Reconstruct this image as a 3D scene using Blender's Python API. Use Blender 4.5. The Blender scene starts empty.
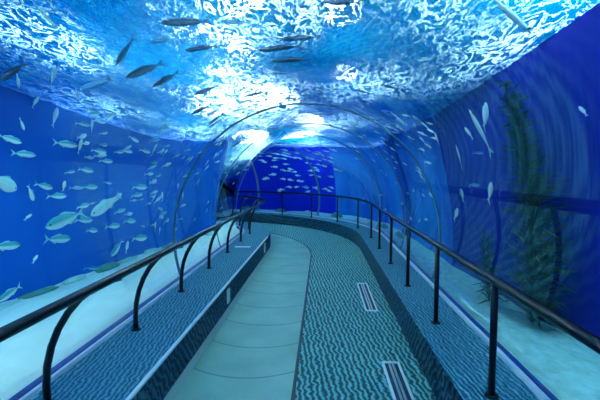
import bpy, bmesh, math, random
from mathutils import Vector, Matrix, Euler, noise
random.seed(7)
S = bpy.context.scene
COL = S.collection
PI = math.pi

# ------------------------------------------------------------------ materials
def new_mat(name):
    m = bpy.data.materials.new(name); m.use_nodes = True
    nt = m.node_tree; nt.nodes.clear()
    out = nt.nodes.new('ShaderNodeOutputMaterial')
    return m, nt, out
def nd(nt, t, **kw):
    n = nt.nodes.new(t)
    for k, v in kw.items():
        if k in n.inputs: n.inputs[k].default_value = v
        else: setattr(n, k, v)
    return n
def L(nt, a, b): nt.links.new(a, b)
def simple(name, col, rough=.5, metal=0., spec=.5, noise_amt=0., nscale=8., bump=0.):
    m, nt, out = new_mat(name)
    b = nd(nt, 'ShaderNodeBsdfPrincipled', Roughness=rough, Metallic=metal)
    b.inputs['Base Color'].default_value = (*col, 1)
    b.inputs['Specular IOR Level'].default_value = spec
    tc = nd(nt, 'ShaderNodeTexCoord')
    nz = nd(nt, 'ShaderNodeTexNoise', Scale=nscale, Detail=5.)
    L(nt, tc.outputs['Object'], nz.inputs['Vector'])
    if noise_amt:
        mx = nd(nt, 'ShaderNodeMix', data_type='RGBA')
        mx.inputs[6].default_value = (*[c*(1-noise_amt) for c in col], 1)
        mx.inputs[7].default_value = (*[min(1, c*(1+noise_amt)) for c in col], 1)
        L(nt, nz.outputs['Fac'], mx.inputs[0]); L(nt, mx.outputs[2], b.inputs['Base Color'])
    if bump:
        bp = nd(nt, 'ShaderNodeBump', Strength=bump, Distance=.05)
        L(nt, nz.outputs['Fac'], bp.inputs['Height']); L(nt, bp.outputs[0], b.inputs['Normal'])
    L(nt, b.outputs[0], out.inputs[0])
    return m
def ramp(nt, stops):
    r = nt.nodes.new('ShaderNodeValToRGB'); e = r.color_ramp.elements
    while len(e) < len(stops): e.new(.5)
    for i, (p, c) in enumerate(stops): e[i].position = p; e[i].color = (*c, 1)
    return r

def carpet_mat(name, dark, lite, scale=42., xs=1.0):
    m, nt, out = new_mat(name)
    tc = nd(nt, 'ShaderNodeTexCoord')
    mp = nd(nt, 'ShaderNodeMapping'); mp.inputs['Scale'].default_value = (xs, 1, 1); mp.inputs['Rotation'].default_value = (0, 0, -.12)
    L(nt, tc.outputs['Object'], mp.inputs[0])
    w = nd(nt, 'ShaderNodeTexWave', wave_type='BANDS', bands_direction='X', wave_profile='SIN', Scale=scale/6.28, Distortion=6., Detail=2.5)
    w.inputs['Detail Scale'].default_value = 1.6
    w.inputs['Detail Roughness'].default_value = .55
    L(nt, mp.outputs[0], w.inputs[0])
    n2 = nd(nt, 'ShaderNodeTexNoise', Scale=1.3, Detail=3.)
    L(nt, tc.outputs['Object'], n2.inputs[0])
    r = ramp(nt, [(.15, dark), (.55, tuple((a+b)/2*.85 for a, b in zip(dark, lite))), (.95, lite)])
    L(nt, w.outputs['Fac'], r.inputs[0])
    mx = nd(nt, 'ShaderNodeMix', data_type='RGBA', blend_type='MULTIPLY'); mx.inputs[0].default_value = 1
    r2 = ramp(nt, [(.3, (.85, .9, .92)), (.7, (1, 1, 1))])
    L(nt, n2.outputs[0], r2.inputs[0]); L(nt, r.outputs[0], mx.inputs[6]); L(nt, r2.outputs[0], mx.inputs[7])
    b = nd(nt, 'ShaderNodeBsdfPrincipled', Roughness=.55)
    b.inputs['Specular IOR Level'].default_value = .35
    bp = nd(nt, 'ShaderNodeBump', Strength=.8, Distance=.02)
    L(nt, w.outputs['Fac'], bp.inputs['Height']); L(nt, bp.outputs[0], b.inputs['Normal'])
    L(nt, mx.outputs[2], b.inputs['Base Color']); L(nt, b.outputs[0], out.inputs[0])
    return m
M_carpet = carpet_mat('carved_wave_carpet', (.012, .12, .12), (.24, .66, .64))
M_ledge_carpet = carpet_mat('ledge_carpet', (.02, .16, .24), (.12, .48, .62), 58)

M_shaded_face_carpet = carpet_mat('ledge_face_carpet_shaded', (.004, .03, .06), (.02, .12, .20), 40)  # ledge carpet darkened: the shade on the upright faces is put into the colour
M_shaded_face_carpet.node_tree.nodes['Wave Texture'].bands_direction = 'DIAGONAL'
def belt_mat():
    m, nt, out = new_mat('walkway_belt')
    g = nd(nt, 'ShaderNodeTexCoord'); sp = nd(nt, 'ShaderNodeSeparateXYZ'); L(nt, g.outputs['Object'], sp.inputs[0])
    def math_(op, a, b=None):
        n = nd(nt, 'ShaderNodeMath', operation=op)
        for i, v in enumerate((a, b)):
            if v is None: continue
            if isinstance(v, (int, float)): n.inputs[i].default_value = v
            else: L(nt, v, n.inputs[i])
        return n.outputs[0]
    dx = math_('ADD', sp.outputs[0], .64)
    v = math_('SUBTRACT', sp.outputs[1], math_('MULTIPLY', math_('MULTIPLY', dx, dx), .75))
    fr = math_('FRACT', math_('DIVIDE', v, .56))
    d = math_('ABSOLUTE', math_('SUBTRACT', fr, .5))
    line = math_('LESS_THAN', d, .02)
    nz = nd(nt, 'ShaderNodeTexNoise', Scale=2.2, Detail=6.); L(nt, g.outputs['Object'], nz.inputs[0])
    r = ramp(nt, [(.3, (.13, .34, .28)), (.7, (.20, .45, .38))]); L(nt, nz.outputs[0], r.inputs[0])
    mx = nd(nt, 'ShaderNodeMix', data_type='RGBA'); L(nt, math_('MULTIPLY', line, .55), mx.inputs[0])
    L(nt, r.outputs[0], mx.inputs[6]); mx.inputs[7].default_value = (.02, .10, .12, 1)
    b = nd(nt, 'ShaderNodeBsdfPrincipled', Roughness=.42); L(nt, mx.outputs[2], b.inputs['Base Color'])
    bp = nd(nt, 'ShaderNodeBump', Strength=.4, Distance=.01, invert=True); L(nt, line, bp.inputs['Height']); L(nt, bp.outputs[0], b.inputs['Normal'])
    L(nt, b.outputs[0], out.inputs[0]); return m
M_belt = belt_mat()
M_sand = simple('pale_sand', (.88, .95, .84), .9, noise_amt=.14, nscale=3.2, bump=.6)
M_sandR = simple('turquoise_sand', (.38, .95, .90), .9, noise_amt=.5, nscale=7, bump=.9)
M_rock = simple('algae_rock', (.12, .34, .28), .9, noise_amt=.6, nscale=9, bump=.8)
M_palerock = simple('pale_rock', (.55, .75, .66), .9, noise_amt=.4, nscale=9, bump=.8)
M_blackmetal = simple('black_rail', (.008, .009, .012), .25, .3)
M_postmetal = simple('black_post', (.01, .012, .018), .35, .2)
M_white = simple('white_trim', (.85, .9, .92), .4)
M_plate = simple('white_plate', (.9, .95, .95), .35)
M_channel = simple('blue_channel', (.01, .06, .30), .3)
M_steel = simple('steel', (.62, .68, .68), .35, .6)
M_slot = simple('dark_slot', (.03, .06, .07), .6)
M_ring = simple('joint_sealant', (.10, .26, .34), .35, .1)
M_hallconcrete = simple('service_wall', (.05, .1, .2), .8)
def paint(name, c1, c2, sc=.7):
    m, nt, out = new_mat(name)
    tc = nd(nt, 'ShaderNodeTexCoord')
    mp = nd(nt, 'ShaderNodeMapping'); mp.inputs['Scale'].default_value = (1, 1, .35); L(nt, tc.outputs['Object'], mp.inputs[0])
    nz = nd(nt, 'ShaderNodeTexNoise', Scale=sc, Detail=4.); L(nt, mp.outputs[0], nz.inputs[0])
    r = ramp(nt, [(.35, c1), (.65, c2)]); L(nt, nz.outputs[0], r.inputs[0])
    b = nd(nt, 'ShaderNodeBsdfPrincipled', Roughness=.75); L(nt, r.outputs[0], b.inputs['Base Color'])
    b.inputs['Specular IOR Level'].default_value = .2
    L(nt, b.outputs[0], out.inputs[0]); return m
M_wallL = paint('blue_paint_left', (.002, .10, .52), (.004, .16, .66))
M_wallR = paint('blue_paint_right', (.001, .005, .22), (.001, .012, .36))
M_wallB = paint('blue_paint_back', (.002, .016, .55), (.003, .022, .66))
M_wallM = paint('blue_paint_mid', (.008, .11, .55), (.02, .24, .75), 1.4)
M_pilaster = paint('navy_paint', (.003, .03, .30), (.004, .05, .4))

def acrylic_mat():
    m, nt, out = new_mat('clear_acrylic')
    t = nd(nt, 'ShaderNodeBsdfTransparent'); t.inputs[0].default_value = (.97, .99, 1, 1)
    g = nd(nt, 'ShaderNodeBsdfGlossy', Roughness=.03); g.inputs[0].default_value = (.9, .95, 1, 1)
    f = nd(nt, 'ShaderNodeLayerWeight', Blend=.12)
    mu = nd(nt, 'ShaderNodeMath', operation='MULTIPLY'); mu.inputs[1].default_value = .24
    L(nt, f.outputs['Fresnel'], mu.inputs[0])
    mx = nd(nt, 'ShaderNodeMixShader'); L(nt, mu.outputs[0], mx.inputs[0]); L(nt, t.outputs[0], mx.inputs[1]); L(nt, g.outputs[0], mx.inputs[2])
    L(nt, mx.outputs[0], out.inputs[0]); return m
M_acrylic = acrylic_mat()
def surface_mat():
    m, nt, out = new_mat('rippled_water_surface')
    tc = nd(nt, 'ShaderNodeTexCoord')
    mp = nd(nt, 'ShaderNodeMapping'); mp.inputs['Scale'].default_value = (1, .75, 1); mp.inputs['Rotation'].default_value = (0, 0, .35); L(nt, tc.outputs['Object'], mp.inputs[0])
    n1 = nd(nt, 'ShaderNodeTexNoise', Scale=5.6, Detail=4., Roughness=.66, Distortion=1.5); L(nt, mp.outputs[0], n1.inputs[0])
    n2 = nd(nt, 'ShaderNodeTexNoise', Scale=.55, Detail=2.); L(nt, mp.outputs[0], n2.inputs[0])
    def mth(op, a, b=None, c=None):
        n = nd(nt, 'ShaderNodeMath', operation=op)
        for i, v in enumerate((a, b, c)):
            if v is None: continue
            if isinstance(v, (int, float)): n.inputs[i].default_value = v
            else: L(nt, v, n.inputs[i])
        return n.outputs[0]
    # noise mask puts in the glitter: streaks pass hall light, the rest mirrors
    ridge = mth('ABSOLUTE', mth('SUBTRACT', n1.outputs[0], .5))
    width = mth('MULTIPLY_ADD', n2.outputs[0], .19, -.090)
    mr = nd(nt, 'ShaderNodeMapRange', interpolation_type='SMOOTHSTEP')
    L(nt, mth('SUBTRACT', ridge, width), mr.inputs[0]); mr.inputs[1].default_value = -.03; mr.inputs[2].default_value = .025
    mr.inputs[3].default_value = .0; mr.inputs[4].default_value = 1.0
    bp = nd(nt, 'ShaderNodeBump', Strength=1., Distance=.10); L(nt, n1.outputs[0], bp.inputs['Height'])
    t = nd(nt, 'ShaderNodeBsdfTransparent'); t.inputs[0].default_value = (.86, .97, 1, 1)
    g = nd(nt, 'ShaderNodeBsdfGlossy', Roughness=.08); g.inputs[0].default_value = (.10, .62, 1, 1); L(nt, bp.outputs[0], g.inputs['Normal'])
    tl = nd(nt, 'ShaderNodeBsdfTranslucent'); tl.inputs[0].default_value = (.7, .95, 1, 1)
    c1 = nd(nt, 'ShaderNodeMixShader'); c1.inputs[0].default_value = .5; L(nt, t.outputs[0], c1.inputs[1]); L(nt, tl.outputs[0], c1.inputs[2])
    c2 = nd(nt, 'ShaderNodeMixShader'); c2.inputs[0].default_value = .035; L(nt, g.outputs[0], c2.inputs[1])
    tb = nd(nt, 'ShaderNodeBsdfTranslucent'); tb.inputs[0].default_value = (.0, .42, .95, 1); L(nt, tb.outputs[0], c2.inputs[2])
    mx = nd(nt, 'ShaderNodeMixShader'); L(nt, mr.outputs[0], mx.inputs[0]); L(nt, c1.outputs[0], mx.inputs[1]); L(nt, c2.outputs[0], mx.inputs[2])
    L(nt, mx.outputs[0], out.inputs[0]); return m
M_surf = surface_mat()
def water_vol():
    m, nt, out = new_mat('clear_blue_water')
    t = nd(nt, 'ShaderNodeBsdfTransparent')
    r = nd(nt, 'ShaderNodeBsdfRefraction', IOR=1.33, Roughness=0.)
    # the free surface on top has its own rippled sheet; everywhere else the water bends the light
    g = nd(nt, 'ShaderNodeNewGeometry'); sp = nd(nt, 'ShaderNodeSeparateXYZ'); L(nt, g.outputs['Position'], sp.inputs[0])
    gt = nd(nt, 'ShaderNodeMath', operation='GREATER_THAN'); gt.inputs[1].default_value = 3.6; L(nt, sp.outputs[2], gt.inputs[0])
    mx = nd(nt, 'ShaderNodeMixShader'); L(nt, gt.outputs[0], mx.inputs[0]); L(nt, r.outputs[0], mx.inputs[1]); L(nt, t.outputs[0], mx.inputs[2])
    L(nt, mx.outputs[0], out.inputs[0])
    a = nd(nt, 'ShaderNodeVolumeAbsorption', Density=.16); a.inputs[0].default_value = (.18, .86, .96, 1)
    L(nt, a.outputs[0], out.inputs['Volume']); return m
M_water = water_vol()
def emit(name, c, s):
    m, nt, out = new_mat(name); e = nd(nt, 'ShaderNodeEmission', Strength=s); e.inputs[0].default_value = (*c, 1)
    L(nt, e.outputs[0], out.inputs[0]); return m
M_lamp = emit('lamp_diffuser', (.85, .95, 1), 30)
M_housing = simple('lamp_housing', (.5, .5, .5), .5)

# fish skins: countershaded, darker back and silver belly (in the fish's own coordinates)
def fish_mat(name, back, belly, rough=.35, metal=.25, lo=-.05, hi=.06):
    m, nt, out = new_mat(name)
    tc = nd(nt, 'ShaderNodeTexCoord'); sp = nd(nt, 'ShaderNodeSeparateXYZ'); L(nt, tc.outputs['Object'], sp.inputs[0])
    mr = nd(nt, 'ShaderNodeMapRange'); mr.inputs[1].default_value = lo; mr.inputs[2].default_value = hi; L(nt, sp.outputs[2], mr.inputs[0])
    nz = nd(nt, 'ShaderNodeTexNoise', Scale=30., Detail=3.); L(nt, tc.outputs['Object'], nz.inputs[0])
    ad = nd(nt, 'ShaderNodeMath', operation='MULTIPLY_ADD'); ad.inputs[1].default_value = .35; L(nt, nz.outputs[0], ad.inputs[0]); L(nt, mr.outputs[0], ad.inputs[2])
    r = ramp(nt, [(.25, belly), (.9, back)]); L(nt, ad.outputs[0], r.inputs[0])
    b = nd(nt, 'ShaderNodeBsdfPrincipled', Roughness=rough, Metallic=metal); L(nt, r.outputs[0], b.inputs['Base Color'])
    L(nt, b.outputs[0], out.inputs[0]); return m
M_fish = fish_mat('teal_silver_fish', (.06, .45, .52), (.85, 1, .98), .45, .02)
M_fishpale = fish_mat('pale_silver_fish', (.60, .92, .88), (1, 1, 1), .5, 0.)
M_fishdark = fish_mat('dark_blue_fish', (.004, .03, .10), (.012, .09, .20), lo=-.03, hi=.03)
M_fishblue = fish_mat('blue_fish', (.02, .20, .55), (.15, .50, .80))
M_fin = simple('fin', (.35, .75, .78), .5)
M_findark = simple('fin_dark', (.01, .06, .15), .5)
M_eye = simple('fish_eye', (.01, .01, .02), .2)

# ------------------------------------------------------------------ object helpers
def link(o, parent=None):
    COL.objects.link(o)
    if parent is not None: o.parent = parent
    return o
def obj(name, bm, mat, parent=None, smooth=False, fixn=True):
    if fixn: bmesh.ops.recalc_face_normals(bm, faces=bm.faces)
    me = bpy.data.meshes.new(name); bm.to_mesh(me); bm.free()
    me.materials.append(mat)
    if smooth:
        for p in me.polygons: p.use_smooth = True
    return link(bpy.data.objects.new(name, me), parent)
def tag(o, label=None, cat=None, group=None, kind=None):
    if label: o['label'] = label
    if cat: o['category'] = cat
    if group: o['group'] = group
    if kind: o['kind'] = kind
    return o
def empty(name, loc):
    o = bpy.data.objects.new(name, None); o.location = loc; o.empty_display_size = .1
    return link(o)
def box(bm, x0, x1, y0, y1, z0, z1, M=None):
    r = bmesh.ops.create_cube(bm, size=1)
    for v in r['verts']:
        v.co = Vector(((x0+x1)/2+v.co.x*(x1-x0), (y0+y1)/2+v.co.y*(y1-y0), (z0+z1)/2+v.co.z*(z1-z0)))
        if M: v.co = M @ v.co
    return r['verts']
def tube(bm, pts, r, seg=10, caps=True):
    pts = [Vector(p) for p in pts]; rings = []
    prev = None
    for i, p in enumerate(pts):
        t = (pts[min(i+1, len(pts)-1)]-pts[max(i-1, 0)]).normalized()
        if prev is None:
            u = t.cross(Vector((0, 0, 1)))
            if u.length < .05: u = t.cross(Vector((1, 0, 0)))
        else: u = prev-t*prev.dot(t)
        u.normalize(); prev = u; w = t.cross(u)
        rings.append([bm.verts.new(p+(u*math.cos(a)+w*math.sin(a))*r) for a in [2*PI*k/seg for k in range(seg)]])
    for a, b in zip(rings, rings[1:]):
        for k in range(seg): bm.faces.new((a[k], a[(k+1) % seg], b[(k+1) % seg], b[k]))
    if caps: bm.faces.new(rings[0][::-1]); bm.faces.new(rings[-1])

# ------------------------------------------------------------------ tunnel path: straight, then a bend to the left
CX, YB, RB, AB = -.22, 8.6, 3.94, math.radians(88)
def path(s):
    """arc length s (equal to y on the straight part) -> point, heading angle"""
    if s <= YB: return Vector((CX, s, 0)), 0.
    a = (s-YB)/RB
    if a <= AB: return Vector((CX-RB+RB*math.cos(a), YB+RB*math.sin(a), 0)), a
    e = Vector((CX-RB+RB*math.cos(AB), YB+RB*math.sin(AB), 0)); d = s-YB-RB*AB
    return e+Vector((-math.sin(AB), math.cos(AB), 0))*d, AB
def at(s, off, z=0.):
    p, a = path(s)
    return Vector((p.x+off*math.cos(a), p.y+off*math.sin(a), z))
S0, S1 = -4.0, YB+RB*AB+5.5
def stations(a=S0, b=S1, step=.3):
    n = max(1, round((b-a)/step)); return [a+(b-a)*i/n for i in range(n+1)]
def sweep(bm, prof, ss, closed=True, caps=True):
    pf = prof if callable(prof) else (lambda s: prof)
    rows = [[bm.verts.new(at(s, o, z)) for o, z in pf(s)] for s in ss]
    n = len(rows[0])
    for a, b in zip(rows, rows[1:]):
        for k in range(n if closed else n-1):
            bm.faces.new((a[k], a[(k+1) % n], b[(k+1) % n], b[k]))
    if closed and caps: bm.faces.new(rows[0]); bm.faces.new(rows[-1][::-1])
    return rows
def swept(name, prof, mat, ss=None, parent=None, smooth=False):
    bm = bmesh.new(); sweep(bm, prof, ss or stations()); return obj(name, bm, mat, parent, smooth)
def rect(o0, o1, z0, z1): return [(o0, z0), (o1, z0), (o1, z1), (o0, z1)]

ZT, RT = .82, 1.70          # tunnel arch centre height and radius
ZW = 3.80                   # water level
WR = 3.00                   # right tank wall
def WL(s):                  # left tank wall: wider bay beside the straight part, closer in at the bend
    t = max(0, min(1, (s-6.8)/2.2)); t = t*t*(3-2*t)
    return -4.60+1.40*t
LEDGE = .30

# floor ------------------------------------------------------------
f = swept('floor', rect(-1.0, 1.15, -.15, 0), M_carpet); tag(f, 'teal carved-wave carpet floor of the tunnel', kind='structure')
# ledges along both sides
lw = swept('baseboard_left', rect(-1.60, -.93, -.15, LEDGE), M_ledge_carpet, parent=None)
tag(lw, 'blue-green carpeted ledge under the left handrail', kind='structure')
rw = swept('baseboard_right', rect(1.07, 1.60, -.15, LEDGE), M_ledge_carpet)
tag(rw, 'blue-green carpeted ledge under the right handrail', kind='structure')
for nm, a, b, lb in (('baseboard_inner', -.935, -.925, 'carpeted upright face of the left ledge, shade painted in as dark navy'), ('baseboard_outer', 1.062, 1.075, 'carpeted upright face of the right ledge, shade painted in as dark teal')):
    o = swept(nm, rect(a, b, 0, LEDGE-.004), M_shaded_face_carpet); tag(o, lb, kind='structure')
bm = bmesh.new(); sweep(bm, rect(-.945, -.92, LEDGE-.012, LEDGE+.006), stations(S0, 8.4)); o = obj('trim_1', bm, M_white); tag(o, 'thin metal nosing along the front edge of the left ledge', kind='structure')
for i, (a, b, w) in enumerate(((-1.545, -1.52, 'left'), (1.525, 1.56, 'right'))):
    o = swept('trim_%d' % (i+2), rect(a, b, LEDGE-.005, LEDGE+.03), M_white); tag(o, 'white strip along the foot of the acrylic on the %s' % w, kind='structure')
for i, (a, b, w) in enumerate(((-1.60, -1.55, 'left'), (1.565, 1.60, 'right'))):
    o = swept('trim_%d' % (i+4), rect(a, b, LEDGE-.005, LEDGE+.035), M_channel); tag(o, 'dark blue channel holding the acrylic on the %s' % w, kind='structure')

# moving walkway ---------------------------------------------------
bt = empty('moving_walkway', (CX-.42, 3.0, 0)); tag(bt, 'smooth grey-green moving walkway belt with curved seams beside the left ledge', 'walkway')
def belt_at(s, x):     # tighter bend starting at y = 8
    if s <= 7.8: return Vector((x, s, 0))
    a = (s-7.8)/3.9; R = 4.5+(x+.2); c = Vector((-4.7, 7.8, 0)); a = min(a, 1.45)
    return c+Vector((R*math.cos(a), R*math.sin(a), 0))
def belt_strip(x0, x1, z0, z1, name, mat):
    bm = bmesh.new(); rows = []
    for s in stations(-3.9, 13.2, .25):
        p, q = belt_at(s, x0), belt_at(s, x1)
        rows.append([bm.verts.new(v) for v in ((p.x, p.y, z0), (q.x, q.y, z0), (q.x, q.y, z1), (p.x, p.y, z1))])
    for a, b in zip(rows, rows[1:]):
        for k in range(4): bm.faces.new((a[k], a[(k+1) % 4], b[(k+1) % 4], b[k]))
    bm.faces.new(rows[0]); bm.faces.new(rows[-1][::-1])
    o = obj(name, bm, mat, bt); o.matrix_parent_inverse = Matrix.Translation(bt.location).inverted(); return o
belt_strip(-1.08, -.22, -.02, .006, 'belt', M_belt)
belt_strip(-.22, -.195, -.02, .012, 'edge_strip', M_slot)
belt_strip(-1.145, -1.08, -.02, .010, 'edge_strip', simple('grey_edging', (.24, .42, .42), .5))

# floor grates -----------------------------------------------------
def grate(y0, y1, label):
    g = empty('floor_grate', (.60, (y0+y1)/2, 0)); tag(g, label, 'grate', 'recessed floor grates in the carpet')
    h = (y1-y0)/2; w = .075
    bm = bmesh.new()
    for a in ((-w, -w+.018, -h, h), (w-.018, w, -h, h), (-w+.018, w-.018, -h, -h+.018), (-w+.018, w-.018, h-.018, h)): box(bm, *a, -.01, .014)
    obj('frame', bm, M_white, g)
    bm = bmesh.new(); box(bm, -w+.018, w-.018, -h+.018, h-.018, -.008, .003); obj('tray', bm, M_slot, g)
    bm = bmesh.new()
    for k in range(2): box(bm, -.024+k*.03, -.006+k*.03, -h+.018, h-.018, .003, .010)
    obj('slats', bm, M_steel, g)
grate(2.22, 3.42, 'long white-framed floor grate nearest the camera, cut by the bottom edge')
grate(4.72, 5.92, 'long white-framed floor grate farther along the carpet, nearer the bend')

# handrails --------------------------------------------------------
def base_of(e): return Matrix.Translation(e.location).inverted()
ZR = 1.01
hl = empty('handrail', (CX-1.25, 2.3, LEDGE)); tag(hl, 'black handrail on curved posts along the left ledge', 'handrail')
bm = bmesh.new(); tube(bm, [at(s, -1.05, ZR) for s in stations(-3.5, S1-.5, .3)], .027, 12)
o = obj('rail', bm, M_blackmetal, hl, True); o.matrix_parent_inverse = base_of(hl)
k = -2
s = 2.17-1.12*4
while s < S1-1:
    bm = bmesh.new(); pts = [at(s, -1.38, LEDGE), at(s, -1.38, LEDGE+.12)]
    for j in range(1, 9):
        t = j/8*PI/2
        pts.append(at(s+.26*(1-math.cos(t)), -1.38+.33*(1-math.cos(t)), LEDGE+.12+(ZR-.02-LEDGE-.12)*math.sin(t)))
    # a bar of flat section bent to the rail
    rws = []
    for i, p in enumerate(pts): rws.append(p)
    tube(bm, pts, .022, 8)
    bmesh.ops.create_cone(bm, cap_ends=True, segments=16, radius1=.042, radius2=.038, depth=.012, matrix=Matrix.Translation(at(s, -1.38, LEDGE+.006)))
    o = obj('post', bm, M_postmetal, hl, True); o.matrix_parent_inverse = base_of(hl)
    s += 1.12
hr = empty('handrail', (CX+1.27, 2.38, LEDGE)); tag(hr, 'black handrail on straight upright posts along the right ledge and round the bend', 'handrail')
bm = bmesh.new(); tube(bm, [at(s, 1.25, ZR) for s in stations(-3.5, S1-.5, .3)], .027, 12)
o = obj('rail', bm, M_blackmetal, hr, True); o.matrix_parent_inverse = base_of(hr)
s = 2.40-1.19*4
while s < S1-1:
    bm = bmesh.new(); p = at(s, 1.25); tube(bm, [(p.x, p.y, LEDGE), (p.x, p.y, ZR-.02)], .021, 10)
    bmesh.ops.create_cone(bm, cap_ends=True, segments=16, radius1=.042, radius2=.038, depth=.012, matrix=Matrix.Translation((p.x, p.y, LEDGE+.006)))
    o = obj('post', bm, M_postmetal, hr, True); o.matrix_parent_inverse = base_of(hr)
    s += 1.19 if s < 9 else .98

# small white plates on the left ledge
def plate(name, s, off, z, dims, label):
    bm = bmesh.new(); box(bm, -dims[0]/2, dims[0]/2, -dims[1]/2, dims[1]/2, -dims[2]/2, dims[2]/2)
    bmesh.ops.bevel(bm, geom=bm.edges[:], offset=.002, segments=1, affect='EDGES')
    o = obj(name, bm, M_plate); o.location = at(s, off, z); tag(o, label, 'plate', 'white plates on the left ledge'); return o
plate('wall_plate', 4.75, -.917, .15, (.014, .12, .17), 'small white plate on the upright face of the left ledge, nearer the camera')
plate('wall_plate', 7.85, -.917, .16, (.014, .14, .19), 'small white plate on the upright face of the left ledge, farther by the bend')
plate('ledge_sign', 7.15, -1.22, LEDGE+.008, (.28, .07, .014), 'thin white label lying flat on top of the left ledge near the bend')

# acrylic tunnel ---------------------------------------------------
def arch(r, n=40, z0=LEDGE):
    a0 = math.asin((z0-ZT)/r); return [(r*math.cos(t), ZT+r*math.sin(t)) for t in [PI-a0-(PI-2*a0)*i/n for i in range(n+1)]]
prof = arch(RT)+arch(RT+.05)[::-1]
g = swept('window_1', prof, M_acrylic, smooth=False)
for p in g.data.polygons: p.use_smooth = True
tag(g, 'clear acrylic arch of the underwater tunnel', kind='structure')
def ring(i, s, w=.035, label=''):
    bm = bmesh.new(); pr = arch(RT+.002, 48)+arch(RT-.012, 48)[::-1]
    rows = [[bm.verts.new(at(q, o, z)) for o, z in pr] for q in (s-w/2, s+w/2)]
    n = len(pr)
    for k in range(n): bm.faces.new((rows[0][k], rows[0][(k+1) % n], rows[1][(k+1) % n], rows[1][k]))
    for r in rows:
        h = n//2
        for k in range(h-1): bm.faces.new((r[k], r[k+1], r[n-2-k], r[n-1-k]))
    o = obj('trim_%d' % i, bm, M_ring); tag(o, label, kind='structure')
ring(6, 5.05, .06, 'dark joint ring arching over the middle of the tunnel')
ring(7, 7.1, .04, 'thin joint ring arching over the tunnel before the bend')
ring(8, 9.3, .07, 'joint ring arching over the tunnel at the start of the bend')
ring(9, 11.6, .05, 'pale joint ring on the acrylic within the bend')
ring(10, 13.4, .05, 'joint ring deep in the bend')

# tank -------------------------------------------------------------
ZTOP = 4.10
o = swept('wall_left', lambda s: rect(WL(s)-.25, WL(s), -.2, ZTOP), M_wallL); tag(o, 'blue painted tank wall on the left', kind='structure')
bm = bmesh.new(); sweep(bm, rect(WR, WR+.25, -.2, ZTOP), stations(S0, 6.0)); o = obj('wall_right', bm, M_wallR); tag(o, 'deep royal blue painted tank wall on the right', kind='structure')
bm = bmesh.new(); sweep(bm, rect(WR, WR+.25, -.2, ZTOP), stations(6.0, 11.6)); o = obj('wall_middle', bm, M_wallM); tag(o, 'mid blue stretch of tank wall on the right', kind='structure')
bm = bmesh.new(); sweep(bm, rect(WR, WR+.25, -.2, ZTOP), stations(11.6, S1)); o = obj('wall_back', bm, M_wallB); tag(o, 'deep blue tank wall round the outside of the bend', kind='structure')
bm = bmesh.new(); sweep(bm, rect(WR-.12, WR+.02, -.2, ZTOP), stations(8.3, 8.75)); o = obj('wall_pier', bm, M_pilaster); tag(o, 'navy upright pier on the right tank wall', kind='structure')
for nm, s in (('wall_front', S0), ('wall_end', S1)):
    bm = bmesh.new(); sweep(bm, rect(WL(s)-.25, WR+.25, -.2, ZTOP), [s-.12, s]if nm == 'wall_front' else [s, s+.12]); o = obj(nm, bm, M_wallR); tag(o, 'blue wall closing the tank', kind='structure')
# sand
def sand(name, o0, o1, label, mat=None):
    bm = bmesh.new(); rows = []
    n = 12
    for s in stations(S0, S1, .15):
        r = []
        q0 = o0(s) if callable(o0) else o0
        for k in range(n+1):
            o = q0+(o1-q0)*k/n; p = at(s, o)
            e = min(k, n-k)/n
            z = .18+.05*noise.noise(p*1.1)+.02*noise.noise(p*4)
            r.append(bm.verts.new((p.x, p.y, min(z, .29))))
        p0, p1 = at(s, o1), at(s, q0)
        r.append(bm.verts.new((p0.x, p0.y, -.1))); r.append(bm.verts.new((p1.x, p1.y, -.1)))
        rows.append(r)
    m = n+3
    for a, b in zip(rows, rows[1:]):
        for k in range(m): bm.faces.new((a[k], a[(k+1) % m], b[(k+1) % m], b[k]))
    bm.faces.new(rows[0]); bm.faces.new(rows[-1][::-1])
    o = obj(name, bm, mat or M_sand, smooth=False)
    tag(o, label, 'sand', kind='stuff')
sand('sand_bed', WL, -1.605, 'pale aqua sand bed outside the acrylic on the left')
sand('sand_bed', 1.605, 3.00, 'pale turquoise sand bed outside the acrylic on the right', M_sandR)

# water ------------------------------------------------------------
e = -.03
def wprof(s):
    return [(WL(s)+e, .12), (-1.62, .12), (-1.62, LEDGE+.03)]+arch(RT+.056, 96, LEDGE+.03)+[(1.62, LEDGE+.03), (1.62, .12), (WR-e, .12), (WR-e, ZW-.01), (WL(s)+e, ZW-.01)]
bm = bmesh.new(); sweep(bm, wprof, stations(S0+.02, S1-.02, .15)); o = obj('tank_water', bm, M_water, smooth=True); o.data.set_sharp_from_angle(angle=math.radians(32)); tag(o, 'clear blue water filling the tank around the tunnel', 'water', kind='stuff')
bm = bmesh.new(); sweep(bm, lambda s: [(WL(s), ZW), (WR, ZW)], stations(), closed=False)
for v in bm.faces: pass
o = obj('water_surface', bm, M_surf, fixn=False)
if o.data.polygons[0].normal.z < 0:
    o.data.flip_normals()
tag(o, 'rippled glittering water surface overhead', 'water', kind='stuff')

# ------------------------------------------------------------------ camera
cam = bpy.data.cameras.new('camera'); co = bpy.data.objects.new('camera', cam); link(co)
cam.lens = 24; cam.sensor_width = 36; cam.clip_start = .02
co.location = (0, 0, 1.65)
yaw, pitch = math.atan(22/400), math.atan(27/400)
co.rotation_euler = (PI/2-pitch, 0, yaw)
S.camera = co
RC = Euler((PI/2-pitch, 0, yaw)).to_matrix()
EYE = Vector((0, 0, 1.65))
def ray(px, py): return RC @ Vector(((px-300)/400, -(py-200)/400, -1))

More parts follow.
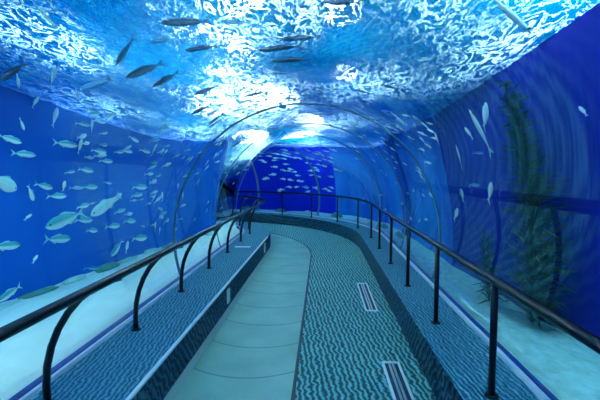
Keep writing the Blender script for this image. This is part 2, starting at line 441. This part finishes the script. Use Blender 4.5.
def bend_ray(px, py, n=1.33):
    """where the line of sight leaves the acrylic and how it runs on in the water"""
    d = ray(px, py).normalized(); R = RT+.056; ox, oz = EYE.x-CX, EYE.z-ZT
    a = d.x**2+d.z**2; b = 2*(ox*d.x+oz*d.z); c = ox*ox+oz*oz-R*R
    p = EYE+d*((-b+math.sqrt(b*b-4*a*c))/(2*a))
    N = -Vector(((p.x-CX)/R, 0, (p.z-ZT)/R)); ci = -d.dot(N); k = 1/n
    return p, (d*k+N*(k*ci-math.sqrt(1-k*k*(1-ci*ci)))).normalized()
# ------------------------------------------------------------------ fish
def loft_body(bm, ln, h, w, fat=.38, n=18, seg=14, bend=0):
    """a fish's trunk from the snout at +ln/2 to the tail root, long axis x"""
    rows = []
    for i in range(n+1):
        t = i/n
        x = ln*(.5-.86*t)
        if t < fat: r = math.sin(t/fat*PI/2)**.62
        else: r = .13+.87*(math.cos((t-fat)/(1-fat)*PI/2)**1.15)
        r = max(r, .02)
        c = .06*h*math.sin(t*PI)
        yb = bend*ln*(t-.35)**2
        rows.append([bm.verts.new((x, yb+math.cos(a)*w/2*r, c*0+math.sin(a)*h/2*r)) for a in [2*PI*k/seg for k in range(seg)]])
    for a, b in zip(rows, rows[1:]):
        for k in range(seg): bm.faces.new((a[k], a[(k+1) % seg], b[(k+1) % seg], b[k]))
    bm.faces.new(rows[0][::-1]); bm.faces.new(rows[-1])
def plate_fin(bm, pts, th, yb=0):
    a = [bm.verts.new((x, yb+th/2, z)) for x, z in pts]; b = [bm.verts.new((x, yb-th/2, z)) for x, z in pts]
    bm.faces.new(a); bm.faces.new(b[::-1]); n = len(pts)
    for k in range(n): bm.faces.new((a[k], b[k], b[(k+1) % n], a[(k+1) % n]))
def tail_pts(h, fork=.5, sp=.9):
    return [(-.34, .045*h*2), (-.42, .30*h*sp), (-.50-.02, .62*h*sp), (-.47+.0, .25*h*sp), (-.43-.0*fork, 0), (-.47, -.25*h*sp), (-.52, -.62*h*sp), (-.42, -.30*h*sp), (-.34, -.045*h*2)]
KINDS = {  # height, width, fat position, fish skin, fin skin, tail spread
    'trevally': (.34, .13, .36, M_fish, M_fin, .95),
    'oval': (.50, .14, .40, M_fishpale, M_fin, .7),
    'slim': (.24, .12, .40, M_fishdark, M_findark, 1.0),
    'slimblue': (.22, .12, .40, M_fishblue, M_findark, 1.0),
    'needle': (.11, .08, .45, M_fishpale, M_fin, 1.0),
    'small': (.36, .14, .38, M_fish, M_fin, .8),
    'palesmall': (.34, .14, .38, M_fishpale, M_fin, .8),
}
PROTO = {}
def fish_meshes(kind, full, bend):
    key = (kind, full, bend)
    if key in PROTO: return PROTO[key]
    h, w, fat, ms, mf, sp = KINDS[kind]
    out = []
    def fin_(name, pts, yb=0, mat=mf):
        bm = bmesh.new(); plate_fin(bm, pts, .008, yb); bmesh.ops.recalc_face_normals(bm, faces=bm.faces)
        me = bpy.data.meshes.new(name); bm.to_mesh(me); bm.free(); me.materials.append(mat); out.append((name, me))
    bm = bmesh.new(); loft_body(bm, 1, h, w, fat, bend=bend, n=18 if full else 12, seg=14 if full else 10)
    yb = bend*(.86+.0-.35)**2*1
    tp = tail_pts(max(h, .26), sp=sp)
    if not full:
        plate_fin(bm, tp, .012, yb)
        plate_fin(bm, [(.12, h*.42), (-.02, h*.68), (-.10, h*.46), (-.22, h*.25)], .01, 0)
    bmesh.ops.recalc_face_normals(bm, faces=bm.faces)
    me = bpy.data.meshes.new(kind+'_body'); bm.to_mesh(me); bm.free(); me.materials.append(ms)
    for p in me.polygons: p.use_smooth = len(p.vertices) == 4
    out.insert(0, ('body', me))
    if full:
        fin_('tail_fin', tp, yb)
        fin_('dorsal_fin', [(.16, h*.44), (.06, h*.62), (-.04, h*.60), (-.12, h*.46), (-.28, h*.22), (-.26, h*.14), (-.05, h*.36), (.12, h*.40)])
        fin_('anal_fin', [(-.02, -h*.40), (-.08, -h*.58), (-.16, -h*.42), (-.28, -h*.20), (-.25, -h*.12), (-.05, -h*.36)])
        for sy in (1, -1):
            bm = bmesh.new(); bmesh.ops.create_uvsphere(bm, u_segments=10, v_segments=8, radius=.022, matrix=Matrix.Translation((.40, sy*w*.33, h*.06)))
            me = bpy.data.meshes.new('eye'); bm.to_mesh(me); bm.free(); me.materials.append(M_eye); out.append(('eye', me))
    PROTO[key] = out
    return out
def fish(kind, loc, length, heading, label, group=None, full=False, bend=0., roll=0, name='fish'):
    parts = fish_meshes(kind, full, bend)
    x = heading.normalized(); up = Vector((0, 0, 1))
    if abs(x.z) > .9: up = Vector((-.2, 1, 0))
    y = up.cross(x).normalized(); z = x.cross(y)
    M = Matrix((x, y, z)).transposed().to_4x4()
    if roll: M = M @ Matrix.Rotation(roll, 4, 'X')
    if full:
        r = empty(name, loc)
        for n, me in parts: link(bpy.data.objects.new(n, me), r)
    else:
        r = link(bpy.data.objects.new(name, parts[0][1]))
    r.matrix_world = Matrix.Translation(loc) @ M @ Matrix.Scale(length, 4)
    tag(r, label, 'fish', group)
    return r
def inside_ok(p, r=.1):
    """is p in the water, clear of tunnel and walls? (path offset found by search)"""
    best = min((( at(s, 0)-Vector((p.x, p.y, 0))).length, s) for s in stations(S0, S1, .25))
    s = best[1]; c, a = path(s); d = Vector((p.x, p.y, 0))-c
    off = d.x*math.cos(a)+d.y*math.sin(a)
    if off < WL(s)+r or off > WR-r or p.z > ZW-.06 or p.z < .32: return False
    return math.hypot(off, p.z-ZT) > RT+.06+r*.7
# (px, py, length px, heading deg in view: 0 = head right, 180 = head left, kind, mode, value, label)
# mode x: how far sideways from the camera axis; mode z: height above the floor
F = [
 (4, 183, 30, -30, 'oval', 'x', -2.6, 'big pale oval fish cut by the left edge at handrail-bend height', 1),
 (66, 219, 42, 203, 'trevally', 'x', -2.5, 'largest forked-tail fish on the left, head down to the left', 1),
 (106, 205, 36, 215, 'palesmall', 'x', -2.6, 'pale rounded fish right of the largest forked-tail fish', 1),
 (58, 239, 26, 2, 'trevally', 'x', -2.7, 'teal fish swimming right just below the largest forked-tail fish', 1),
 (6, 246, 30, 5, 'trevally', 'x', -2.6, 'teal fish cut by the left edge above the handrail', 1),
 (10, 293, 28, 215, 'trevally', 'x', -2.45, 'fish diving to the left, lowest at the left edge', 1),
 (10, 139, 26, -18, 'trevally', 'x', -2.7, 'upper of two teal fish near the left edge, nose dipping', 1),
 (24, 154, 25, -6, 'trevally', 'x', -2.7, 'lower of two teal fish near the left edge, swimming right', 1),
 (66, 144, 25, -8, 'trevally', 'x', -2.75, 'teal fish alone in open blue, swimming right', 1),
 (31, 193, 17, -70, 'small', 'x', -2.6, 'fish heading down beside the big pale oval fish', 0),
 (44, 186, 19, -15, 'small', 'x', -2.7, 'fish right of the one heading down by the oval fish', 0),
 (57, 196, 20, 0, 'small', 'x', -2.75, 'fish level with and left of the pale rounded fish', 0),
 (64, 186, 11, 80, 'palesmall', 'x', -2.7, 'tiny pale fish pointing straight up in the left middle', 0),
 (55, 117, 20, 75, 'palesmall', 'x', -2.8, 'pale fish rising steeply at upper left', 0),
 (22, 124, 14, -70, 'small', 'x', -2.8, 'small fish heading down above the two teal fish', 0),
 (35, 102, 13, 60, 'small', 'x', -2.8, 'small fish rising at far upper left', 0),
 (70, 172, 11, 10, 'small', 'x', -2.8, 'tiny fish turning in mid water on the left', 0),
 (86, 170, 16, -10, 'small', 'x', -2.8, 'fish above the pale rounded fish, in open blue', 0),
 (99, 151, 16, -10, 'small', 'x', -2.8, 'upper fish of the middle pair on the left', 0),
 (106, 161, 14, -5, 'small', 'x', -2.85, 'lower fish of the middle pair on the left', 0),
 (90, 187, 16, 0, 'small', 'x', -2.8, 'fish just above the pale rounded fish', 0),
 (80, 146, 16, 75, 'palesmall', 'x', -2.7, 'slender pale fish standing on its tail near the lone teal fish', 0),
 (84, 220, 18, 0, 'small', 'x', -2.8, 'fish partly behind the tail of the largest forked-tail fish', 0),
 (113, 226, 15, 5, 'small', 'x', -2.8, 'fish below the pale rounded fish, swimming right', 0),
 (130, 221, 12, 0, 'small', 'x', -2.85, 'fish right of the one below the pale rounded fish', 0),
 (120, 211, 12, 20, 'small', 'x', -2.9, 'small dim fish beside the pale rounded fish', 0),
 (140, 238, 15, 5, 'small', 'x', -2.8, 'fish close above the rocks, farthest right of the low ones', 0),
 (117, 248, 20, 235, 'small', 'x', -2.7, 'fish diving left over the rocks', 0),
 (127, 247, 13, 80, 'palesmall', 'x', -2.8, 'pale fish pointing up over the rocks', 0),
 (35, 259, 10, 60, 'palesmall', 'x', -2.8, 'tiny pale fish alone low on the left', 0),
 (28, 217, 10, 40, 'palesmall', 'x', -2.8, 'tiny pale fish left of the largest forked-tail fish', 0),
 (92, 268, 16, 0, 'slimblue', 'x', -2.8, 'faint blue fish close over the rocks', 0),
 (93, 111, 16, -15, 'small', 'x', -2.85, 'highest fish of the upper left cluster', 0),
 (83, 124, 16, -10, 'small', 'x', -2.85, 'leftmost fish of the upper left cluster', 0),
 (99, 121, 16, -10, 'small', 'x', -2.85, 'rightmost fish of the upper left cluster', 0),
 (92, 126, 12, 85, 'palesmall', 'x', -2.8, 'upright pale fish within the upper left cluster', 0),
 (140, 187, 15, 0, 'small', 'x', -2.85, 'fish swimming right, nearest the left foot of the joint ring', 0),
 (137, 195, 12, 10, 'small', 'x', -2.9, 'small fish right under the one nearest the joint ring', 0),
 (116, 199, 17, 50, 'palesmall', 'x', -2.7, 'pale fish rising right of the rounded fish', 0),
 (134, 139, 12, -30, 'small', 'x', -2.9, 'small fish by the glittering water edge, upper left', 0),
 (127, 151, 12, -10, 'small', 'x', -2.9, 'small fish under the one by the glittering edge', 0),
 (145, 151, 12, -15, 'small', 'x', -2.9, 'small fish right of the one under the glittering edge', 0),
 (18, 80, 16, -80, 'palesmall', 'x', -2.7, 'pale fish hanging head down under the dark fish at the left edge', 0),
 (53, 76, 22, 78, 'palesmall', 'x', -2.5, 'slim pale fish rising towards the surface at upper left', 0),
 (77, 94, 12, -80, 'palesmall', 'x', -2.7, 'small pale fish head down at upper left', 0),
 (12, 72, 34, 215, 'slim', 'x', -2.3, 'dark fish sloping down to the left edge', 1),
 (96, 84, 34, 200, 'slimblue', 'x', -2.4, 'dim blue fish near the surface at upper left', 1),
 (43, 13, 46, -48, 'needle', 'z', 2.70, 'long bright fish slanting at the top left corner', 1),
 (145, 70, 42, 202, 'slim', 'z', 2.66, 'dark fish in silhouette against the glare, largest on the left', 1),
 (125, 51, 34, 237, 'slim', 'z', 2.70, 'dark slender fish standing steeply left of the glare', 1),
 (187, 22, 50, 182, 'slim', 'z', 2.66, 'big blue fish against the white glare at the top', 1),
 (237, 22, 30, 180, 'slimblue', 'z', 2.78, 'faint fish right of the big blue fish in the glare', 0),
 (164, 40, 30, 188, 'slimblue', 'z', 2.78, 'faint fish below the big blue fish in the glare', 0),
 (202, 48, 34, 188, 'slim', 'z', 2.66, 'blue-grey fish in the middle of the glare', 1),
 (166, 79, 32, 210, 'slim', 'z', 2.66, 'dark fish right of the large silhouette, tail raised', 1),
 (207, 90, 28, 200, 'slim', 'z', 2.66, 'dark small fish below the glare', 0),
 (256, 94, 28, 190, 'slim', 'z', 2.66, 'dark slender fish over the top of the joint ring', 0),
 (280, 48, 46, 186, 'slim', 'z', 2.70, 'middle of three long dark fish at top centre', 1),
 (300, 38, 44, 184, 'slim', 'z', 2.74, 'top of three long dark fish at top centre', 1),
 (292, 60, 44, 181, 'slim', 'z', 2.66, 'lowest of three long dark fish at top centre', 1),
 (285, 73, 26, 180, 'slimblue', 'z', 2.66, 'faint fish under the three long dark fish', 0),
 (342, 2, 40, 178, 'slim', 'z', 2.78, 'dark fish cut by the top edge near the bright spot', 0),
 (202, 109, 24, 205, 'slim', 'z', 2.62, 'dark fish left of the crown of the joint ring', 0),
 (216, 119, 20, 215, 'slim', 'z', 2.62, 'dark fish just outside the left shoulder of the joint ring', 0),
 (223, 141, 18, 220, 'slim', 'z', 2.55, 'upper dark fish inside the left shoulder of the ring', 0),
 (238, 143, 18, 215, 'slim', 'z', 2.55, 'right dark fish inside the left shoulder of the ring', 0),
 (508, 12, 66, -42, 'needle', 'z', 2.75, 'long bright fish slanting at the top right', 1),
 (485, 116, 26, 85, 'oval', 'x', 1.98, 'white oval fish standing upright left of the kelp', 1),
 (481, 132, 52, 117, 'needle', 'x', 1.9, 'long thin white fish slanting beside the upright oval fish', 1),
 (459, 156, 24, 105, 'needle', 'x', 1.95, 'thin white fish left of the long slanting one', 0),
 (469, 133, 15, 125, 'small', 'x', 2.1, 'small blue-green fish between the thin white fish', 0),
 (490, 192, 20, 80, 'palesmall', 'x', 2.0, 'pale fish upright just above the right handrail', 0),
 (462, 195, 14, 100, 'small', 'x', 2.1, 'small fish left of the upright one above the right handrail', 0),
 (474, 185, 11, 0, 'slimblue', 'x', 2.2, 'faint fish between the two above the right handrail', 0),
 (478, 153, 11, 0, 'slimblue', 'x', 2.25, 'faint fish behind the foot of the long slanting fish', 0),
 (456, 214, 12, 70, 'palesmall', 'x', 2.15, 'small white fish just over the right handrail', 0),
 (583, 111, 13, 130, 'palesmall', 'x', 2.25, 'small pale fish alone against deep blue, far right', 0),
 (437, 139, 12, 110, 'palesmall', 'x', 2.1, 'small white fish above the right end of the joint ring', 0),
]
for px, py, lp, ang, kind, mode, val, label, full in F:
    p, r = bend_ray(px, py)
    if mode == 'x': val = val*1.28 if val < 0 else val*1.12
    else: val += .55
    t = (val-p.x)/r.x if mode == 'x' else (val-p.z)/r.z
    a = math.radians(ang); dx, dy = math.cos(a)*lp/2, -math.sin(a)*lp/2
    ends = []
    for q in (1, -1):
        p2, r2 = bend_ray(px+q*dx, py+q*dy); ends.append(p2+r2*t)
    loc = p+r*t; hd = ends[0]-ends[1]; ln = hd.length
    fish(kind, loc, ln, hd, label, full=bool(full))
# the far school: many small fish round the bend
def school(n, box_px, drange, label, group, kinds, lr, angs, seed, wet=True):
    rnd = random.Random(seed); made = 0; tries = 0; put = []
    while made < n and tries < 20000:
        tries += 1
        px, py = rnd.uniform(box_px[0], box_px[2]), rnd.uniform(box_px[1], box_px[3])
        if wet: q, d = bend_ray(px, py); p = q+d*rnd.uniform(*drange)
        else: p = EYE+ray(px, py)*rnd.uniform(*drange)
        ln = rnd.uniform(*lr)
        if not inside_ok(p, ln*.6): continue
        if any((p-q).length < ln*1.1 for q in put): continue
        put.append(p); a = rnd.choice(angs)+rnd.uniform(-14, 14); a = math.radians(a)
        hd = Vector((math.cos(a), rnd.uniform(-.3, .3), math.sin(a)))
        fish(rnd.choice(kinds), p, ln, hd, label, group); made += 1
    return made
school(85, (238, 140, 345, 192), (9.4, 14.5), 'small silver fish of the school before the deep blue wall', 'school before the deep blue back wall', ['palesmall', 'palesmall', 'small'], (.22, .32), [0, 180, 0], 3, False)
school(70, (335, 115, 435, 222), (.6, 5), 'small fish of the school right of the bend', 'school right of the bend', ['palesmall'], (.16, .26), [0, 180, 150], 4)
school(80, (152, 125, 240, 232), (.6, 5), 'small fish of the school left of the far arch', 'school left of the far arch', ['palesmall', 'small', 'small'], (.15, .27), [0, 20, 70], 5)
school(34, (200, 84, 390, 138), (.5, 3.5), 'slender fish strung out under the surface over the arch', 'slender fish over the arch', ['slim', 'slimblue', 'palesmall'], (.20, .34), [180, 190], 6)
school(30, (70, 112, 168, 235), (1.2, 3.6), 'small fish of the loose shoal left of the joint ring', 'loose shoal left of the joint ring', ['small', 'palesmall'], (.14, .22), [0, -10], 8)

# ------------------------------------------------------------------ rocks along the tank walls
rnd = random.Random(11)
def rock(p, sx, sy, sz, mat, label, group):
    bm = bmesh.new(); bmesh.ops.create_icosphere(bm, subdivisions=3, radius=1)
    off = Vector((rnd.uniform(0, 50), rnd.uniform(0, 50), 0))
    for v in bm.verts:
        c = v.co.normalized(); k = 1+.35*noise.noise(c*1.6+off)+.14*noise.noise(c*5+off)
        v.co = Vector((c.x*sx*k, c.y*sy*k, max(c.z, -.35)*sz*k))
    o = obj('rock', bm, mat, smooth=True); o.location = p; o.rotation_euler.z = path(s)[1]; tag(o, label, 'rock', group)
s = 2.8
while s < 8.8:
    sz = rnd.uniform(.05, .11)
    rock(at(s, WL(s)+.27+rnd.uniform(-.03, .05), .20), rnd.uniform(.12, .17), rnd.uniform(.2, .3), sz, rnd.choice([M_rock, M_rock, M_palerock]), 'low algae-covered rock in the row along the left tank wall', 'rocks along the left tank wall')
    s += rnd.uniform(.5, .62)
s = 8.6
while s < 17:
    rock(at(s, 2.50+rnd.uniform(-.08, .06), .20), rnd.uniform(.14, .2), rnd.uniform(.25, .4), rnd.uniform(.08, .16), rnd.choice([M_rock, M_palerock]), 'low rock on the sand round the outside of the bend', 'rocks round the outside of the bend')
    s += rnd.uniform(.7, 1.0)

# ------------------------------------------------------------------ kelp on the right
M_kelp = simple('kelp_leaf', (.003, .05, .03), .85, noise_amt=.6, nscale=5)
def kelp(p, height, width, nst, nleaf, label, seed):
    r = random.Random(seed); k = empty('kelp', p); tag(k, label, 'kelp', 'kelp on the right')
    bs = bmesh.new(); bl = bmesh.new()
    for i in range(nst):
        bx, by = r.uniform(-.05, .05), r.uniform(-.12, .12); ph = r.uniform(0, 6); amp = r.uniform(.03, .07)
        def pos(t): return Vector((bx+amp*math.sin(t*5+ph)*t, by+.10*math.sin(t*4+ph*1.7)*t+t*.08, t*height*(.8+.2*i/nst)))
        tube(bs, [pos(j/14) for j in range(15)], .008, 6)
        for j in range(nleaf):
            t = (j+r.random())/nleaf; c = pos(t); a = r.uniform(0, 2*PI)
            ll = r.uniform(.6, 1)*width*(.55+.6*math.sin(PI*min(1, t*1.0+.12)))*(1.15-t*.6)
            dr = Vector((math.cos(a)*.6, math.sin(a), r.uniform(-.1, .9))).normalized(); sd = dr.cross(Vector((0, 0, 1))).normalized()*r.uniform(.012, .022)
            prev = None
            for q in range(5):
                u = q/4; wv = math.sin(PI*min(.98, u*.85+.12)); m = c+dr*ll*u+Vector((0, 0, -.12*ll*u*u))+sd.cross(dr)*math.sin(u*7)*.3
                cur = [bl.verts.new(m+sd*wv), bl.verts.new(m-sd*wv)]
                if prev: bl.faces.new((prev[0], prev[1], cur[1], cur[0]))
                prev = cur
    obj('stem', bs, M_kelp, k); o = obj('leaves', bl, M_kelp, k, fixn=False); 
    md = o.modifiers.new('thick', 'SOLIDIFY'); md.thickness = .003
p_, r_ = bend_ray(533, 200); q_ = p_+r_*((2.5-p_.x)/r_.x)
kelp(Vector((2.46, q_.y, .2)), 3.15, .50, 8, 110, 'tall dark green kelp rising against the right tank wall', 5)
kelp(Vector((2.25, q_.y+.62, .2)), 1.0, .30, 4, 34, 'short green kelp at the foot of the tall kelp', 9)

# ------------------------------------------------------------------ hall lamps above the water, with more added to brighten sand and bend
def lamp(x, y, z, r, strength, label):
    l = empty('flood_light', (x, y, z)); tag(l, label, 'light', 'floodlights hung over the tank')
    bm = bmesh.new(); bmesh.ops.create_cone(bm, cap_ends=True, segments=40, radius1=r+.05, radius2=r*.6, depth=.2, matrix=Matrix.Translation((0, 0, .12)))
    obj('housing', bm, M_housing, l)
    bm = bmesh.new(); bmesh.ops.create_cone(bm, cap_ends=True, segments=40, radius1=r, radius2=r, depth=.02); obj('diffuser', bm, emit('lamp', (.97, 1, .88), strength), l)
for n_, (x, y, z, r_, st, lb) in enumerate([
    (-2.6, 4.1, 4.1, .5, 22, 'round floodlight at the left of the white glare overhead'),
    (-1.75, 5.0, 4.1, .70, 20, 'round floodlight in the middle of the white glare overhead'),
    (-1.1, 3.7, 4.1, .55, 20, 'round floodlight at the right of the white glare overhead'),
    (-3.1, 6.8, 4.2, .85, 17, 'round floodlight beyond the glare, over the left shoulder of the tunnel'),
    (-1.3, 7.2, 4.2, .85, 10, 'round floodlight beyond the glare, over the tunnel crown'),
    (.42, 4.1, 4.0, .26, 42, 'small round floodlight making the bright spot at top centre'),
    (.60, 5.6, 4.0, .30, 30, 'small round floodlight behind the bright spot'),
    (-.6, 9.6, 4.4, .9, 15, 'round floodlight over the tunnel where the bend begins'),
    (-.8, 12.4, 4.5, .9, 80, 'round floodlight added over the bend to brighten it'),  # added to lift the far floor, school and wall round the bend
    (-3.4, 10.6, 4.5, .9, 40, 'round floodlight added over the inner side of the bend to brighten it'),  # second added source for the dull bend
    (-3.7, -.2, 4.6, .7, 115, 'round floodlight added out of view to brighten the sand left of the camera'),  # unseen extra source, added for the dim sand at lower left
    (-.4, .2, 4.6, .8, 34, 'round floodlight above the camera, out of view'),
    (2.2, 2.2, 4.4, .6, 190, 'round floodlight added out of view to brighten the right of the tank'),  # unseen extra source, added mostly for the sand on the right
    (.2, -2.4, 4.6, .7, 12, 'round floodlight behind the camera, out of view')]):
    lamp(x, y, z+.35, r_, st*1.1, lb)
w = bpy.data.worlds.new('world'); S.world = w; w.use_nodes = True
bg = w.node_tree.nodes['Background']; bg.inputs[0].default_value = (.08, .50, 1, 1); bg.inputs[1].default_value = .7

S.view_settings.view_transform = 'Standard'; S.view_settings.look = 'None'; S.view_settings.gamma = 1
S.view_settings.use_curve_mapping = False; S.view_settings.exposure = 1.0
S.cycles.transparent_max_bounces = 24; S.cycles.max_bounces = 8; S.cycles.volume_bounces = 0
S.cycles.glossy_bounces = 4; S.cycles.sample_clamp_indirect = 6
